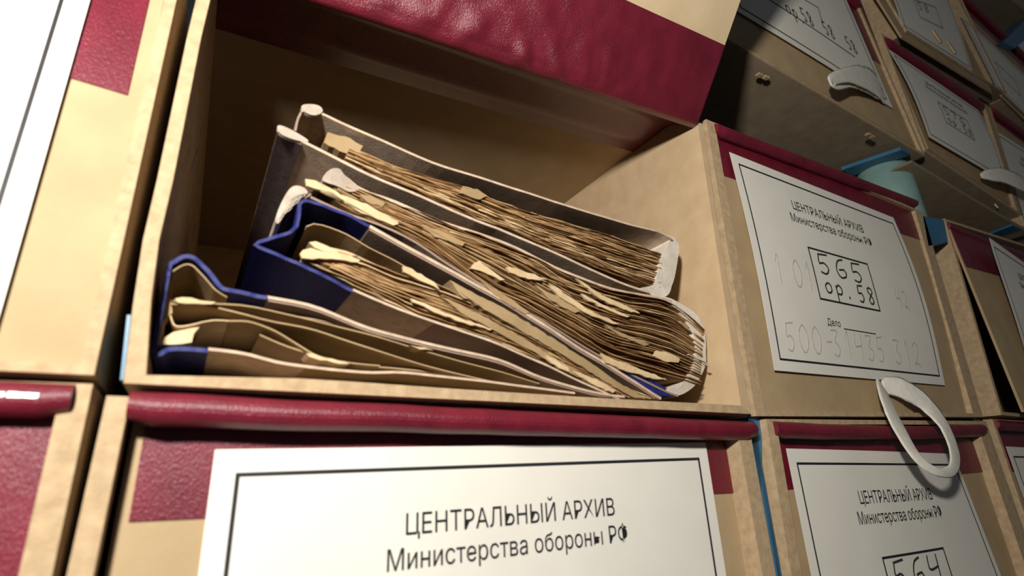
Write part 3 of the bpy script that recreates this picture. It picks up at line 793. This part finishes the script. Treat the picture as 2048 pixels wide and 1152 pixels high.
cover('cover_paper', [(707, 581), (794, 618), (880, 649), (995, 689), (1091, 732), (1177, 772), (1238, 801)], YF+.002, .33, .0006, M['cover'], v3, side=-1, seed=7)
cover('inner_sheet', [(612, 452), (625, 446), (648, 449), (690, 466), (733, 492), (780, 515), (860, 560), (950, 606)], YF+.006, .2, .0007, M['manila'], v3, n=24)
pages('pages', [(612, 500), (640, 498), (719, 520), (801, 553), (900, 580), (1019, 636), (1139, 707), (1234, 769), (1310, 800)],
      [(603, 519), (660, 543), (707, 568), (801, 610), (880, 640), (995, 682), (1091, 725), (1177, 765), (1240, 796)], 66, YF+.003, v3, seed=35, amp=.0022, ragged=.005)
scrap(v3, [(600, 508), (606, 498), (622, 492), (640, 500), (668, 502), (700, 508), (720, 520), (716, 526), (690, 522), (650, 520), (625, 522), (604, 520)], YF-.001, 'scrap', .002)
scrap(v3, [(618, 484), (632, 480), (650, 488), (672, 496), (690, 500), (716, 512), (690, 512), (650, 506), (630, 498)], YF+.002, 'scrap', .02)
scrap(v3, [(806, 532), (816, 533), (870, 562), (880, 580), (850, 566), (806, 546)], YF-.001, 'scrap', .002)
scrap(v3, [(822, 594), (850, 604), (900, 628), (940, 642), (986, 658), (978, 662), (930, 648), (880, 630), (826, 604)], YF-.001)
scrap(v3, [(1092, 710), (1110, 716), (1138, 734), (1139, 744), (1118, 738), (1096, 722)], YF-.001)
scrap(v3, [(1143, 739), (1175, 750), (1215, 768), (1232, 778), (1226, 787), (1196, 776), (1160, 756)], YF-.001)
for pl in ([(880, 590), (960, 628), (1040, 672), (1110, 716), (1180, 758), (1170, 762), (1100, 722), (1020, 678), (930, 630)], [(900, 560), (1000, 612), (1080, 660), (1160, 712), (1240, 766), (1290, 796), (1270, 798), (1200, 756), (1100, 694), (1000, 636), (920, 590)]):
    scrap(v3, pl, YF+.0005, 'manila', .02, 'loose_sheet')

# ---- flat blue spined file at the bottom
v4 = thing('document_file', 'thin sagging file with curled blue spine, lowest in the open box', 'file', tuple(at(650, 715, .15)), 'old files in the open box')
sp = [(417, 697), (380, 694), (345, 693), (330, 697), (316, 706), (303, 702), (298, 688), (296, 665), (304, 630), (307, 590), (306, 562), (312, 541), (330, 535), (350, 527), (367, 517), (384, 519), (402, 533), (420, 553), (434, 572), (448, 582), (480, 588), (533, 600)]
cover('spine', sp, YF, .32, .0020, M['blue'], v4, side=1, n=90, seed=8)
cover('cover', [(533, 597), (627, 616), (731, 657), (801, 676), (880, 696), (995, 722), (1091, 760), (1180, 785), (1250, 797)], YF, .32, .0016, M['coveredge'], v4, side=1, seed=9)
cover('cover_paper', [(533, 602), (627, 621), (731, 662), (801, 681), (880, 701), (995, 727), (1091, 764), (1180, 789), (1245, 800)], YF+.001, .32, .0020, M['cover'], v4, side=1, seed=9)
cover('cover', [(417, 695), (488, 704), (558, 722), (627, 732), (731, 742), (801, 742), (880, 750), (1000, 764), (1150, 784)], YF, .32, .0014, M['coveredge'], v4, side=-1, seed=10)
cover('cover_paper', [(417, 698), (488, 708), (558, 726), (627, 736), (731, 746), (801, 746), (880, 754), (1000, 768), (1148, 787)], YF+.001, .32, .0006, M['manila'], v4, side=-1, seed=10)
cover('spine_lining', [(313, 690), (311, 640), (317, 590), (325, 552), (345, 541), (368, 528), (384, 529), (400, 543), (418, 563), (434, 581), (455, 593)], YF+.0025, .30, .0006, M['manila'], v4, side=-1, n=50)
for k, (pl, th_, mt) in enumerate((
    ([(346, 600), (375, 604), (430, 606), (500, 611), (580, 628), (660, 648), (740, 668), (820, 692), (900, 716), (1000, 742), (1080, 766)], .0007, 'manila'),
    ([(342, 606), (400, 607), (470, 622), (540, 640), (620, 656), (700, 682), (780, 708), (860, 732), (940, 752), (1040, 774)], .0008, 'manila'),
    ([(458, 640), (500, 642), (550, 660), (600, 690), (640, 712), (700, 724), (760, 730)], .0008, 'manila'),
    ([(340, 612), (345, 640), (360, 652), (420, 640), (458, 640)], .0006, 'scrap'),
    ([(470, 612), (540, 624), (640, 640), (760, 672), (880, 706)], .0006, 'cover'),
    ([(520, 668), (600, 700), (700, 726), (800, 736), (900, 746)], .0008, 'manila'))):
    cover('loose_sheet', pl, YF+.002+.0015*k, .24, th_, M[mt], v4, n=30, seed=20+k)
scrap(v4, [(350, 596), (365, 592), (400, 600), (432, 604), (425, 609), (390, 608), (355, 606)], YF-.001, 'scrap', .002)
scrap(v4, [(613, 705), (640, 711), (690, 722), (699, 728), (680, 729), (640, 722), (618, 714)], YF-.001, 'scrap', .015)
scrap(v4, [(820, 690), (850, 694), (868, 700), (840, 700)], YF-.001, 'scrap', .01)
scrap(v4, [(315, 688), (345, 660), (368, 656), (398, 652), (388, 668), (386, 690), (345, 692)], YF+.006, 'scrap', .01)
scrap(v4, [(318, 575), (338, 568), (342, 600), (345, 625), (330, 640), (318, 670), (308, 660), (316, 620)], YF+.006, 'manila', .01, 'glue_liner')
